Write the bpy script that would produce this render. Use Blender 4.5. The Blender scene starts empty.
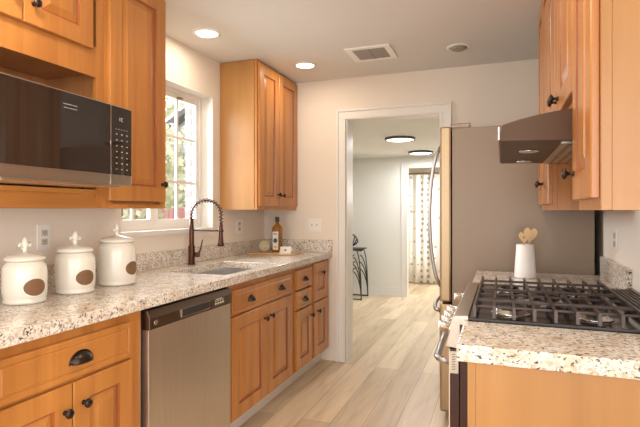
import bpy, bmesh, math, random
from mathutils import Vector, Matrix
random.seed(7)
PI = math.pi
S = bpy.context.scene
COL = S.collection

# ------------------------------------------------------------------ camera, world, lights, exposure
cam_d = bpy.data.cameras.new('camera'); cam = bpy.data.objects.new('camera', cam_d); COL.objects.link(cam)
cam.location = (0, 0, 1.2666); cam.rotation_euler = (PI/2, 0, 0.358)
cam_d.sensor_width = 36; cam_d.lens = 485.0/640*36; cam_d.shift_y = -(213.5-210.6)/640
cam_d.clip_start = 0.02; S.camera = cam
S.view_settings.view_transform = 'Standard'; S.view_settings.look = 'None'
S.view_settings.gamma = 1; S.view_settings.use_curve_mapping = False
S.view_settings.exposure = 0.2

w = bpy.data.worlds.new('overcast_sky'); S.world = w; w.use_nodes = True
bg = w.node_tree.nodes['Background']; bg.inputs[0].default_value = (0.97, 0.97, 1.0, 1); bg.inputs[1].default_value = 2.2

def area(name, loc, rot, sx, sy, power, color, shape='RECTANGLE'):
    d = bpy.data.lights.new(name, 'AREA'); d.shape = shape; d.size = sx
    if shape == 'RECTANGLE': d.size_y = sy
    d.energy = power; d.color = color
    o = bpy.data.objects.new(name, d); COL.objects.link(o); o.location = loc; o.rotation_euler = rot
    return o
sun_d = bpy.data.lights.new('sun', 'SUN'); sun_d.energy = 1.2; sun_d.angle = 0.05; sun_d.color = (1, .95, .86)
sun = bpy.data.objects.new('sun', sun_d); COL.objects.link(sun); sun.rotation_euler = (math.radians(50), 0, math.radians(140))
# daylight entering at the kitchen window; the other two are unseen fill lamps added behind the camera
area('window_daylight', (-3.0, 2.75, 1.95), (0, -PI/2+.25, 0), 1.5, 1.8, 130, (.88, .94, 1.0))
area('rear_fill_light', (0.3, -2.35, 1.35), (PI/2, 0, 0), 3.2, 2.0, 44, (1.0, .975, .94))
area('side_fill_light', (2.40, -0.8, 1.45), (0, PI/2, 0), 1.7, 2.4, 38, (1.0, .975, .94))
LAMP_W = 2.6

# ------------------------------------------------------------------ materials
def new_mat(name):
    m = bpy.data.materials.new(name); m.use_nodes = True
    return m, m.node_tree, m.node_tree.nodes['Principled BSDF']
def pmat(name, col, rough=.5, metal=0.0, **kw):
    m, t, b = new_mat(name)
    b.inputs['Base Color'].default_value = (*col, 1); b.inputs['Roughness'].default_value = rough
    b.inputs['Metallic'].default_value = metal
    for k, v in kw.items(): b.inputs[k].default_value = v
    # slight procedural variation of gloss
    n = t.nodes.new('ShaderNodeTexNoise'); n.inputs['Scale'].default_value = 9
    r = t.nodes.new('ShaderNodeMapRange'); r.inputs['To Min'].default_value = max(0, rough-.03); r.inputs['To Max'].default_value = min(1, rough+.03)
    t.links.new(n.outputs[0], r.inputs['Value']); t.links.new(r.outputs[0], b.inputs['Roughness'])
    return m
def mapping(t, scale):
    tc = t.nodes.new('ShaderNodeTexCoord'); mp = t.nodes.new('ShaderNodeMapping'); mp.inputs['Scale'].default_value = scale
    t.links.new(tc.outputs['Object'], mp.inputs[0]); return mp.outputs[0]
def ramp(t, stops, fac):
    r = t.nodes.new('ShaderNodeValToRGB'); e = r.color_ramp.elements
    while len(e) < len(stops): e.new(.5)
    for q, (p, c) in zip(e, stops): q.position = p; q.color = (*c, 1)
    t.links.new(fac, r.inputs[0]); return r.outputs[0]
def mixc(t, a, b, fac, mode='MIX'):
    n = t.nodes.new('ShaderNodeMix'); n.data_type = 'RGBA'; n.blend_type = mode
    for s, v in ((n.inputs[6], a), (n.inputs[7], b), (n.inputs[0], fac)):
        if isinstance(v, (int, float)): s.default_value = v
        elif isinstance(v, tuple): s.default_value = (*v, 1)
        else: t.links.new(v, s)
    return n.outputs[2]
def wood(name, c1, c2, axis='z', rough=.32, f=1.0):
    m, t, b = new_mat(name)
    lo, hi = .9*f, 14*f
    sc = {'z': (hi, hi, lo), 'y': (hi, lo, hi), 'x': (lo, hi, hi)}[axis]
    n = t.nodes.new('ShaderNodeTexNoise'); n.inputs['Scale'].default_value = 1.0; n.inputs['Detail'].default_value = 5; n.inputs['Distortion'].default_value = .6
    t.links.new(mapping(t, sc), n.inputs['Vector'])
    c = ramp(t, [(.32, c1), (.5, tuple((p+q)/2 for p, q in zip(c1, c2))), (.68, c2)], n.outputs[0])
    n2 = t.nodes.new('ShaderNodeTexNoise'); n2.inputs['Scale'].default_value = 1.7; n2.inputs['Detail'].default_value = 1
    t.links.new(mapping(t, (1, 1, 1)), n2.inputs['Vector'])
    v = ramp(t, [(.3, (.86, .82, .78)), (.7, (1.08, 1.08, 1.08))], n2.outputs[0])
    t.links.new(mixc(t, c, v, 1.0, 'MULTIPLY'), b.inputs['Base Color'])
    b.inputs['Roughness'].default_value = rough; b.inputs['Coat Weight'].default_value = .25; b.inputs['Coat Roughness'].default_value = .2
    return m
W1, W2 = (.42, .160, .035), (.57, .245, .060)
M = {}
M['wood'] = wood('honey_maple', W1, W2)
M['wood_rail'] = wood('honey_maple_rail', W1, W2, 'y')
M['wood_light'] = wood('light_maple_end_panel', (.39, .185, .052), (.48, .25, .08), rough=.38, f=.6)
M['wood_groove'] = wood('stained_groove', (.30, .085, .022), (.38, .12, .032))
M['wood_inside'] = wood('cabinet_inside', (.40, .17, .055), (.48, .22, .08))
M['board'] = wood('pale_board', (.60, .36, .15), (.74, .50, .25), 'y')
M['spoon'] = wood('beech', (.66, .43, .20), (.78, .56, .30), rough=.6)
M['wall'] = pmat('cream_wall_paint', (.82, .74, .64), .75)
M['hallwall'] = pmat('off_white_hall_paint', (.80, .79, .73), .75)
M['ceil'] = pmat('ceiling_paint', (.76, .735, .70), .85)
M['trim'] = pmat('white_trim_paint', (.82, .79, .74), .4)
M['whitegloss'] = pmat('white_plastic', (.86, .84, .80), .3)
M['ceramic'] = pmat('cream_ceramic', (.80, .76, .67), .22, **{'Coat Weight': .5})
M['crock'] = pmat('white_crock', (.86, .85, .84), .4)
M['bronze'] = pmat('oil_rubbed_bronze', (.045, .03, .026), .33, .75)
M['faucetm'] = pmat('copper_bronze', (.10, .045, .03), .3, .8)
M['iron'] = pmat('dark_iron', (.06, .055, .05), .5, .5)
M['castiron'] = pmat('cast_iron_grate', (.085, .062, .055), .38, .35)
M['black'] = pmat('black_enamel', (.02, .016, .016), .15)
M['blackplastic'] = pmat('black_plastic', (.03, .028, .027), .4)
M['rangeside'] = pmat('dark_red_brown_enamel', (.045, .010, .006), .38)
M['glassdark'] = pmat('dark_door_glass', (.022, .016, .014), .04, **{'Specular IOR Level': 1.0})
M['fridgeside'] = pmat('textured_grey_fridge_side', (.27, .205, .15), .42, .15)
M['alu'] = pmat('bright_metal', (.72, .70, .67), .25, 1.0)
M['plaque'] = pmat('brown_chalk_plaque', (.20, .10, .045), .6)
M['mark'] = pmat('pale_print', (.42, .40, .37), .5)
M['slate'] = pmat('slot_grey', (.10, .09, .085), .6)
M['ventgrey'] = pmat('vent_slats_grey', (.33, .29, .25), .6)
M['rod'] = pmat('brass_rod', (.30, .20, .10), .4, .6)
M['bluelabel'] = pmat('blue_label_print', (.05, .12, .22), .5)
M['socket'] = pmat('ivory_socket', (.58, .54, .45), .4)
M['paper'] = pmat('paper_label', (.80, .76, .66), .6)
M['amber'] = pmat('amber_liquor', (.42, .17, .02), .08, **{'Transmission Weight': .35})
M['reel'] = pmat('rattan', (.66, .58, .38), .7)
def emis(name, col, st):
    m, t, b = new_mat(name); b.inputs['Base Color'].default_value = (*col, 1)
    b.inputs['Emission Color'].default_value = (*col, 1); b.inputs['Emission Strength'].default_value = st
    return m
M['lamp'] = emis('lit_lamp_lens', (1.0, .93, .82), 6.0)
M['lamphall'] = emis('lit_flush_diffuser', (1.0, .97, .90), 2.6)
def steel(name, col, rough, axis):
    m, t, b = new_mat(name)
    sc = {'z': (160, 160, 1.2), 'y': (160, 1.2, 160)}[axis]
    n = t.nodes.new('ShaderNodeTexNoise'); n.inputs['Scale'].default_value = 1; n.inputs['Detail'].default_value = 2
    t.links.new(mapping(t, sc), n.inputs['Vector'])
    t.links.new(ramp(t, [(.3, tuple(.9*c for c in col)), (.7, col)], n.outputs[0]), b.inputs['Base Color'])
    r = t.nodes.new('ShaderNodeMapRange'); r.inputs['To Min'].default_value = rough-.05; r.inputs['To Max'].default_value = rough+.05
    t.links.new(n.outputs[0], r.inputs['Value']); t.links.new(r.outputs[0], b.inputs['Roughness'])
    b.inputs['Metallic'].default_value = 1.0
    return m
M['steel'] = steel('brushed_steel', (.74, .69, .62), .38, 'z')
M['steelh'] = steel('brushed_steel_horizontal', (.52, .47, .41), .32, 'y')
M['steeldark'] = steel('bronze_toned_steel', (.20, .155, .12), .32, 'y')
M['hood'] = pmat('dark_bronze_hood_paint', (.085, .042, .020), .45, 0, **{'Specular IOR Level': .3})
M['fridgesteel'] = steel('steel_with_wood_reflection', (.44, .33, .21), .40, 'z')  # base colour carries the golden tone of reflected wood
M['handlesteel'] = pmat('satin_handle_metal', (.42, .40, .39), .35, 1.0)
M['sinksteel'] = steel('sink_steel', (.62, .60, .58), .33, 'y')
def granite():
    m, t, b = new_mat('speckled_granite')
    v = mapping(t, (1, 1, 1))
    def noise(s, d=3):
        n = t.nodes.new('ShaderNodeTexNoise'); n.inputs['Scale'].default_value = s; n.inputs['Detail'].default_value = d
        t.links.new(v, n.inputs['Vector']); return n.outputs[0]
    base = ramp(t, [(.33, (.68, .57, .45)), (.46, (.80, .73, .64)), (.62, (.82, .79, .74))], noise(16))
    tan = ramp(t, [(.50, (0, 0, 0)), (.62, (1, 1, 1))], noise(80, 4))
    c = mixc(t, base, (.58, .47, .36), tan)
    gr = ramp(t, [(.595, (0, 0, 0)), (.64, (1, 1, 1))], noise(115, 2))
    c = mixc(t, c, (.42, .38, .36), gr)
    n3 = t.nodes.new('ShaderNodeTexNoise'); n3.inputs['Scale'].default_value = 1; n3.inputs['Detail'].default_value = 3; n3.inputs['Distortion'].default_value = .5
    t.links.new(mapping(t, (85, 125, 125)), n3.inputs['Vector'])
    dk = ramp(t, [(.60, (0, 0, 0)), (.625, (1, 1, 1))], n3.outputs[0])
    c = mixc(t, c, (.09, .075, .07), dk)
    t.links.new(c, b.inputs['Base Color']); b.inputs['Roughness'].default_value = .16
    return m
M['granite'] = granite()
def planks():
    m, t, b = new_mat('light_oak_planks')
    tc = t.nodes.new('ShaderNodeTexCoord'); mp = t.nodes.new('ShaderNodeMapping'); mp.inputs['Rotation'].default_value = (0, 0, PI/2)
    mp.inputs['Location'].default_value = (.33, .028, 0)
    t.links.new(tc.outputs['Object'], mp.inputs[0])
    br = t.nodes.new('ShaderNodeTexBrick'); br.offset = .37; br.inputs['Scale'].default_value = 1
    br.inputs['Brick Width'].default_value = 1.75; br.inputs['Row Height'].default_value = .185
    br.inputs['Mortar Size'].default_value = .002; br.inputs['Mortar Smooth'].default_value = .3
    br.inputs['Color1'].default_value = (.55, .42, .27, 1); br.inputs['Color2'].default_value = (.74, .60, .42, 1); br.inputs['Mortar'].default_value = (.30, .21, .13, 1)
    t.links.new(mp.outputs[0], br.inputs['Vector'])
    n = t.nodes.new('ShaderNodeTexNoise'); n.inputs['Scale'].default_value = 1; n.inputs['Detail'].default_value = 6; n.inputs['Distortion'].default_value = .8
    t.links.new(mapping(t, (16, 1.6, 1)), n.inputs['Vector'])
    g = ramp(t, [(.3, (.80, .78, .76)), (.5, (1, 1, 1)), (.72, (1.12, 1.12, 1.13))], n.outputs[0])
    t.links.new(mixc(t, br.outputs[0], g, 1.0, 'MULTIPLY'), b.inputs['Base Color']); b.inputs['Roughness'].default_value = .36
    return m
M['floor'] = planks()
def brickm():
    m, t, b = new_mat('weathered_brick')
    tc = t.nodes.new('ShaderNodeTexCoord'); mp = t.nodes.new('ShaderNodeMapping'); mp.inputs['Rotation'].default_value = (PI/2, 0, 0)
    sx = t.nodes.new('ShaderNodeSeparateXYZ'); cx = t.nodes.new('ShaderNodeCombineXYZ'); ad = t.nodes.new('ShaderNodeMath')
    t.links.new(tc.outputs['Object'], sx.inputs[0]); t.links.new(sx.outputs[0], ad.inputs[0]); t.links.new(sx.outputs[1], ad.inputs[1])
    t.links.new(ad.outputs[0], cx.inputs[0]); t.links.new(sx.outputs[2], cx.inputs[1])
    br = t.nodes.new('ShaderNodeTexBrick'); br.inputs['Scale'].default_value = 1; br.inputs['Brick Width'].default_value = .21; br.inputs['Row Height'].default_value = .075
    br.inputs['Mortar Size'].default_value = .010
    br.inputs['Color1'].default_value = (.30, .16, .15, 1); br.inputs['Color2'].default_value = (.42, .26, .25, 1); br.inputs['Mortar'].default_value = (.72, .70, .68, 1)
    t.links.new(cx.outputs[0], br.inputs['Vector']); t.links.new(br.outputs[0], b.inputs['Base Color']); b.inputs['Roughness'].default_value = .9
    return m
M['brick'] = brickm()
def glassm():
    m = bpy.data.materials.new('window_glass'); m.use_nodes = True; t = m.node_tree; t.nodes.clear()
    o = t.nodes.new('ShaderNodeOutputMaterial'); tr = t.nodes.new('ShaderNodeBsdfTransparent'); gl = t.nodes.new('ShaderNodeBsdfGlossy')
    gl.inputs['Roughness'].default_value = .02; fr = t.nodes.new('ShaderNodeLayerWeight'); mx = t.nodes.new('ShaderNodeMixShader')
    pw = t.nodes.new('ShaderNodeMath'); pw.operation = 'POWER'; pw.inputs[1].default_value = 5; t.links.new(fr.outputs['Facing'], pw.inputs[0])
    ad = t.nodes.new('ShaderNodeMath'); ad.operation = 'MULTIPLY_ADD'; ad.inputs[1].default_value = .9; ad.inputs[2].default_value = .03; t.links.new(pw.outputs[0], ad.inputs[0])
    t.links.new(ad.outputs[0], mx.inputs[0]); t.links.new(tr.outputs[0], mx.inputs[1]); t.links.new(gl.outputs[0], mx.inputs[2]); t.links.new(mx.outputs[0], o.inputs[0])
    return m
M['glass'] = glassm()
def curtainm():
    m, t, b = new_mat('dotted_curtain_cloth')
    tc = t.nodes.new('ShaderNodeTexCoord')
    vo = t.nodes.new('ShaderNodeTexVoronoi'); vo.inputs['Scale'].default_value = 10.0; vo.inputs['Randomness'].default_value = .35
    t.links.new(tc.outputs['Object'], vo.inputs['Vector'])
    d = ramp(t, [(.25, (1, 1, 1)), (.32, (0, 0, 0))], vo.outputs['Distance'])
    t.links.new(mixc(t, (.86, .83, .77), (.42, .37, .35), d), b.inputs['Base Color']); b.inputs['Roughness'].default_value = .9
    return m
M['curtain'] = curtainm()
def leafm(name, a, b_):
    m, t, b = new_mat(name)
    n = t.nodes.new('ShaderNodeTexNoise'); n.inputs['Scale'].default_value = 3
    t.links.new(ramp(t, [(.35, a), (.65, b_)], n.outputs[0]), b.inputs['Base Color']); b.inputs['Roughness'].default_value = .8
    return m
M['leaf'] = leafm('pale_green_leaves', (.36, .38, .22), (.80, .78, .60))
M['bark'] = leafm('grey_bark', (.16, .13, .11), (.24, .20, .17))
M['grass'] = leafm('lawn', (.22, .28, .12), (.34, .38, .2))
M['fence'] = wood('red_fence_boards', (.34, .13, .12), (.44, .20, .18), rough=.8)
M['siding'] = pmat('pale_siding', (.42, .44, .47), .7)
M['shingle'] = pmat('grey_roof_shingles', (.16, .165, .175), .85)

# ------------------------------------------------------------------ mesh helpers
class MB:
    def __init__(s): s.bm = bmesh.new()
    def box(s, x0, x1, y0, y1, z0, z1, bev=0, mi=0):
        r = bmesh.ops.create_cube(s.bm, size=1)
        for v in r['verts']: v.co = Vector(((x0+x1)/2+v.co.x*(x1-x0), (y0+y1)/2+v.co.y*(y1-y0), (z0+z1)/2+v.co.z*(z1-z0)))
        fs = {f for v in r['verts'] for f in v.link_faces}
        for f in fs: f.material_index = mi
        if bev:
            es = list({e for v in r['verts'] for e in v.link_edges})
            q = bmesh.ops.bevel(s.bm, geom=es, offset=bev, segments=2, affect='EDGES', profile=.6)
            for f in q['faces']: f.material_index = mi
        return s
    def prism(s, pts, ax, a0, a1, mi=0):
        # pts: polygon in the plane perpendicular to axis ax ('x': (y,z); 'y': (x,z); 'z': (x,y))
        def P(p, a): return {'x': (a, p[0], p[1]), 'y': (p[0], a, p[1]), 'z': (p[0], p[1], a)}[ax]
        A = [s.bm.verts.new(P(p, a0)) for p in pts]; B = [s.bm.verts.new(P(p, a1)) for p in pts]
        n = len(pts); fs = [s.bm.faces.new(A), s.bm.faces.new(B[::-1])]
        for i in range(n): fs.append(s.bm.faces.new((A[i], B[i], B[(i+1) % n], A[(i+1) % n])))
        for f in fs: f.material_index = mi
        return s
    def tube(s, pts, r, n=8, mi=0, caps=True):
        pts = [Vector(p) for p in pts]; rings = []; prev = None
        for i, p in enumerate(pts):
            d = (pts[min(i+1, len(pts)-1)]-pts[max(i-1, 0)])
            d = d.normalized() if d.length > 1e-9 else Vector((0, 0, 1))
            if prev is None:
                u = d.orthogonal().normalized()
            else:
                u = (prev-d*prev.dot(d)); u = u.normalized() if u.length > 1e-6 else d.orthogonal().normalized()
            prev = u; v = d.cross(u); rr = r[i] if isinstance(r, (list, tuple)) else r
            rings.append([s.bm.verts.new(p+u*math.cos(2*PI*k/n)*rr+v*math.sin(2*PI*k/n)*rr) for k in range(n)])
        for a, b in zip(rings, rings[1:]):
            for k in range(n):
                f = s.bm.faces.new((a[k], a[(k+1) % n], b[(k+1) % n], b[k])); f.smooth = True; f.material_index = mi
        if caps:
            for q in (rings[0][::-1], rings[-1]):
                f = s.bm.faces.new(q); f.material_index = mi
        return s
    def lathe(s, prof, c=(0, 0, 0), ax=(0, 0, 1), n=24, mi=0, caps=True):
        ax = Vector(ax).normalized(); u = ax.orthogonal().normalized(); v = ax.cross(u); c = Vector(c); rings = []
        for r, h in prof:
            rings.append([s.bm.verts.new(c+ax*h+(u*math.cos(2*PI*k/n)+v*math.sin(2*PI*k/n))*max(r, 1e-4)) for k in range(n)])
        for a, b in zip(rings, rings[1:]):
            for k in range(n):
                f = s.bm.faces.new((a[k], a[(k+1) % n], b[(k+1) % n], b[k])); f.smooth = True; f.material_index = mi
        for q in ((rings[0][::-1], rings[-1]) if caps else ()):
            f = s.bm.faces.new(q); f.material_index = mi
        return s
    def ball(s, c, r, sc=(1, 1, 1), n=2, mi=0):
        q = bmesh.ops.create_icosphere(s.bm, subdivisions=n, radius=r)
        for v in q['verts']: v.co = Vector((c[0]+v.co.x*sc[0], c[1]+v.co.y*sc[1], c[2]+v.co.z*sc[2]))
        for f in {f for v in q['verts'] for f in v.link_faces}: f.smooth = True; f.material_index = mi
        return s
    def rings(s, X, sg, y0, y1, z0, z1, prof, back):
        """nested rectangles: raised panel front facing sg*X. prof = [(inset, depth, material)]; back = slab thickness"""
        R = []
        for ins, d, mi in [(0, -back, 0)]+list(prof):
            x = X+sg*d
            R.append(([s.bm.verts.new(p) for p in ((x, y0+ins, z0+ins), (x, y1-ins, z0+ins), (x, y1-ins, z1-ins), (x, y0+ins, z1-ins))], mi))
        for (a, _), (b, mi) in zip(R, R[1:]):
            for k in range(4):
                f = s.bm.faces.new((a[k], a[(k+1) % 4], b[(k+1) % 4], b[k])); f.material_index = mi
        s.bm.faces.new(R[-1][0]); s.bm.faces.new(R[0][0][::-1]); return s
WL = {}
def wl(o):
    return WL.get(o.name, Vector((0, 0, 0))) if o else Vector((0, 0, 0))
def build(name, mb, mats, parent=None, loc=None, label=None, world=True):
    """mb in world coordinates (world=True) or local to the parent/loc"""
    if isinstance(mb, MB): bm = mb.bm
    else: bm = mb
    bmesh.ops.recalc_face_normals(bm, faces=bm.faces)
    off = wl(parent) if parent else (Vector(loc) if loc else Vector((0, 0, 0)))
    if world:
        for v in bm.verts: v.co -= off
    me = bpy.data.meshes.new(name); bm.to_mesh(me); bm.free()
    for m in (mats if isinstance(mats, (list, tuple)) else [mats]): me.materials.append(m)
    o = bpy.data.objects.new(name, me); COL.objects.link(o)
    if parent: o.parent = parent; WL[o.name] = off
    else:
        o.location = off; WL[o.name] = off
    if label: o['label'] = label
    return o
def thing(name, label, cat, loc, group=None):
    o = bpy.data.objects.new(name, None); COL.objects.link(o); o.location = loc; o.empty_display_size = .05
    o['label'] = label; o['category'] = cat
    if group: o['group'] = group
    WL[o.name] = Vector(loc); return o
def tag(o, label, cat, group=None):
    o['label'] = label; o['category'] = cat
    if group: o['group'] = group
    return o
def struct(name, mb, m, parent=None):
    o = build(name, mb, m, parent)
    if parent is None: o['kind'] = 'structure'
    return o
def bevel(o, wdt=.002, seg=2):
    m = o.modifiers.new('bevel', 'BEVEL'); m.width = wdt; m.segments = seg; m.limit_method = 'ANGLE'; m.angle_limit = math.radians(40)
    return o
def copy_tree(o, parent=None):
    c = o.copy(); COL.objects.link(c); c.parent = parent
    for ch in list(o.children): copy_tree(ch, c)
    return c

# ------------------------------------------------------------------ layout numbers
XL, XW, YF, ZC = -1.979, .520, 3.874, 2.374      # left wall, right wall, far wall, ceiling
YB, XD = -2.4, 2.5                               # back wall and dining-end wall
CT = .915                                        # counter top

# ------------------------------------------------------------------ the room
struct('floor', MB().box(-2.6, 2.7, YB-.1, 9.2, -.1, 0), M['floor'])
struct('ceiling', MB().box(XL-.1, XD+.1, YB-.1, YF, ZC, ZC+.1), M['ceil'])
wy0, wy1, wz0, wz1 = 2.13, 3.053, 1.14, 2.10
struct('wall_left', MB().box(XL-.14, XL, YB-.1, wy0, 0, ZC).box(XL-.14, XL, wy1, YF, 0, ZC)
       .box(XL-.14, XL, wy0, wy1, 0, wz0).box(XL-.14, XL, wy0, wy1, wz1, ZC), M['wall'])
struct('wall_outside_brick', MB().box(XL-.20, XL-.142, 0, 2.14, -.3, 2.6).box(XL-.20, XL-.142, 2.992, 4.2, -.3, 2.6)
       .box(XL-.20, XL-.142, 2.14, 2.992, -.3, 1.10).box(XL-.20, XL-.142, 2.14, 2.992, 2.13, 2.6), M['brick'])
dx0, dx1, dz = -1.217, -.442, 2.035
struct('wall_back', MB().box(-2.6, dx0, YF, YF+.15, 0, ZC+.1).box(dx1, XW+.1, YF, YF+.15, 0, ZC+.1).box(dx0, dx1, YF, YF+.15, dz, ZC+.1), M['wall'])
struct('wall_right', MB().box(XW, XW+.1, .95, YF, 0, ZC), M['wall'])
struct('wall_dining_return', MB().box(XW+.1, XD, .95, 1.05, 0, ZC), M['wall'])
struct('wall_dining_side', MB().box(XD, XD+.1, YB, -2.0, 0, ZC).box(XD, XD+.1, .4, 1.05, 0, ZC).box(XD, XD+.1, -2.0, .4, 0, .6).box(XD, XD+.1, -2.0, .4, 2.3, ZC), M['wall'])
struct('wall_rear', MB().box(XL-.14, -1.3, YB-.1, YB, 0, ZC).box(1.9, XD+.1, YB-.1, YB, 0, ZC).box(-1.3, 1.9, YB-.1, YB, 2.35, ZC), M['wall'])
# unseen rear door and dining window frames, added so fill light can enter
def frame_yz(x0, x1, y0, y1, z0, z1, t, mb=None):
    mb = mb or MB()
    return mb.box(x0, x1, y0, y0+t, z0, z1).box(x0, x1, y1-t, y1, z0, z1).box(x0, x1, y0+t, y1-t, z0, z0+t).box(x0, x1, y0+t, y1-t, z1-t, z1)
mb = MB()
for a in (-1.3, .27): mb.box(a, a+.07, YB-.08, YB-.02, 0, 2.35).box(a+1.56, a+1.63, YB-.08, YB-.02, 0, 2.35).box(a+.07, a+1.56, YB-.08, YB-.02, 0, .1).box(a+.07, a+1.56, YB-.08, YB-.02, 2.27, 2.35)
struct('added_rear_door', mb, M['trim'])
struct('added_dining_window', frame_yz(XD+.03, XD+.08, -2.0, .4, .6, 2.3, .06).box(XD+.03, XD+.08, -.83, -.77, .66, 2.24), M['trim'])

# kitchen window: white frame, two units, muntins, glass; reveals and a sill board
w1 = struct('window_1', frame_yz(-2.118, -2.070, wy0, wy1, wz0, wz1, .035), M['trim'])
for y0, y1 in ((wy0+.035, 2.530), (2.534, wy1-.035)):
    sa = build('sash', frame_yz(-2.108, -2.078, y0, y1, wz0+.035, wz1-.035, .036), M['trim'], w1)
    ym = (y0+y1)/2
    mm = MB().box(-2.100, -2.084, ym-.009, ym+.009, wz0+.07, wz1-.07)
    for z in (1.461, 1.768): mm.box(-2.100, -2.084, y0+.036, ym-.009, z-.009, z+.009).box(-2.100, -2.084, ym+.009, y1-.036, z-.009, z+.009)
    build('muntin', mm, M['trim'], sa)
    build('pane', MB().box(-2.095, -2.092, y0+.036, y1-.036, wz0+.071, wz1-.071), M['glass'], sa)
    build('latch', MB().box(-2.078, -2.062, ym-.012, ym+.012, wz1-.066, wz1-.056).box(-2.068, -2.050, ym-.004, ym+.02, wz1-.070, wz1-.060), M['rod'], sa)
struct('trim_1', MB().box(-2.070, XL+.012, wy0-.03, wy1+.01, wz0-.022, wz0+.004).box(-2.070, XL+.001, wy1-.008, wy1+.0005, wz0+.004, wz1)
       .box(-2.070, XL+.001, wy0-.0005, wy0+.008, wz0+.004, wz1).box(-2.070, XL+.001, wy0+.008, wy1-.008, wz1-.008, wz1+.0005), M['trim'])

# doorway casing, jambs
def casing(name, x0, x1, zt, y, wd=.080, side=-1):
    mb = MB(); f = side
    ya, yb, yc = y, y+f*.014, y+f*.022
    A = lambda x0, x1, z0, z1, t: mb.box(x0, x1, min(ya, ya+f*t), max(ya, ya+f*t), z0, z1, .002)
    A(x0-wd+.018, x0, 0, zt, .014); A(x0-wd, x0-wd+.018, 0, zt+wd, .024)
    A(x1, x1+wd-.018, 0, zt, .014); A(x1+wd-.018, x1+wd, 0, zt+wd, .024)
    A(x0-wd+.018, x1+wd-.018, zt, zt+wd-.018, .014); A(x0-wd+.018, x1+wd-.018, zt+wd-.018, zt+wd, .024)
    A(x0-.012, x0+.0, 0, zt, .018); A(x1, x1+.012, 0, zt, .018)
    return struct(name, mb, M['trim'])
mb = MB().box(dx0-.001, dx0+.012, YF-.002, YF+.155, 0, dz).box(dx1-.012, dx1+.001, YF-.002, YF+.155, 0, dz).box(dx0+.012, dx1-.012, YF-.002, YF+.155, dz-.012, dz+.001)
struct('trim_2', mb, M['trim'])
casing('trim_3', dx0, dx1, dz-.006, YF)
struct('baseboard_right', MB().box(XW-.014, XW, 3.02, YF, 0, .09), M['trim'])
# hall beyond
hz, hy = 2.06, 7.14
hx0, hx1, hh = -1.315, -.35, 1.90
struct('ceiling_hall', MB().box(-2.6, 1.2, YF+.15, 9.1, hz, hz+.1), M['hallwall'])
struct('wall_hall_end', MB().box(-2.5, hx0, hy, hy+.13, 0, hz).box(hx1, 1.2, hy, hy+.13, 0, hz).box(hx0, hx1, hy, hy+.13, hh, hz), M['hallwall'])
struct('wall_hall_left', MB().box(-2.6, -2.5, YF+.15, 9.1, 0, hz), M['hallwall'])
struct('wall_hall_right', MB().box(1.1, 1.2, YF+.15, 9.1, 0, hz), M['hallwall'])
struct('wall_bathroom', MB().box(-2.5, 1.1, 9.0, 9.1, 0, hz), M['wall'])
struct('baseboard_hall', MB().box(-2.5, hx0-.075, hy-.016, hy, 0, .13, .004).box(-2.5, hx0-.075, hy-.028, hy-.016, 0, .02), M['trim'])
casing('trim_4', hx0, hx1, hh-.006, hy, .07)
struct('trim_5', MB().box(hx0-.001, hx0+.012, hy, hy+.13, 0, hh).box(hx1-.012, hx1+.001, hy, hy+.13, 0, hh), M['trim'])

# ------------------------------------------------------------------ doors, knobs, pulls
T = .019
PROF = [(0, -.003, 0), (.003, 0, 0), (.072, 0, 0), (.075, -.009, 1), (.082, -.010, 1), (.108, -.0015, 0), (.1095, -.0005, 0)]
DPROF = [(0, -.003, 0), (.003, 0, 0), (.006, 0, 0), (.020, 0, 0), (.022, -.003, 0), (.024, -.003, 0), (.030, .0, 0)]
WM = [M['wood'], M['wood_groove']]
def knob(parent, X, sg, y, z):
    prof = [(.008, 0), (.0085, .002), (.0055, .005), (.005, .014), (.009, .018), (.0155, .021), (.0165, .025), (.014, .029), (.006, .032), (.0005, .0325)]
    return build('knob', MB().lathe(prof, (X+sg*.0003, y, z), (sg, 0, 0), 14), M['bronze'], parent)
def cup(parent, X, sg, y, z, wd=.088, h=.036):
    bm = bmesh.new(); n, m_ = 14, 7; rows = []
    for j in range(m_+1):                       # from the plate outwards, quarter-dome open below
        a = PI/2*j/m_
        row = []
        for i in range(n+1):
            b = PI*i/n
            yy = -wd/2*math.cos(b); zz = h*math.sin(b)
            row.append(bm.verts.new((X+sg*(.0005+.027*math.sin(a)*(math.sin(b)**.6 if 0 < i < n else 0)), y+yy*(1-.10*math.sin(a)), z+zz*math.cos(a)*1.0)))
        rows.append(row)
    for a, b in zip(rows, rows[1:]):
        for i in range(n):
            f = bm.faces.new((a[i], a[i+1], b[i+1], b[i])); f.smooth = True
    for q in range(1):
        mbx = MB(); mbx.bm = bm
        mbx.tube([(X+sg*.002, y-wd/2*math.cos(PI*i/n)*1.06, z+h*math.sin(PI*i/n)*1.06) for i in range(n+1)], .0022, 6)
    o = build('cup_pull', mbx, M['bronze'], parent)
    s = o.modifiers.new('solid', 'SOLIDIFY'); s.thickness = .0016; s.offset = 0
    return o
def door(parent, name, X, sg, y0, y1, z0, z1, kn=None, prof=PROF, label=None):
    w_ = min(y1-y0, z1-z0)
    p = prof
    if w_ < .30 and prof is PROF:
        k = w_/.29; p = [(i*k if i > .01 else i, d, m_) for i, d, m_ in prof]
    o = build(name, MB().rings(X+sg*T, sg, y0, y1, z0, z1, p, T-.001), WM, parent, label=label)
    if kn: knob(o, X+sg*T, sg, *kn)
    return o
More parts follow.
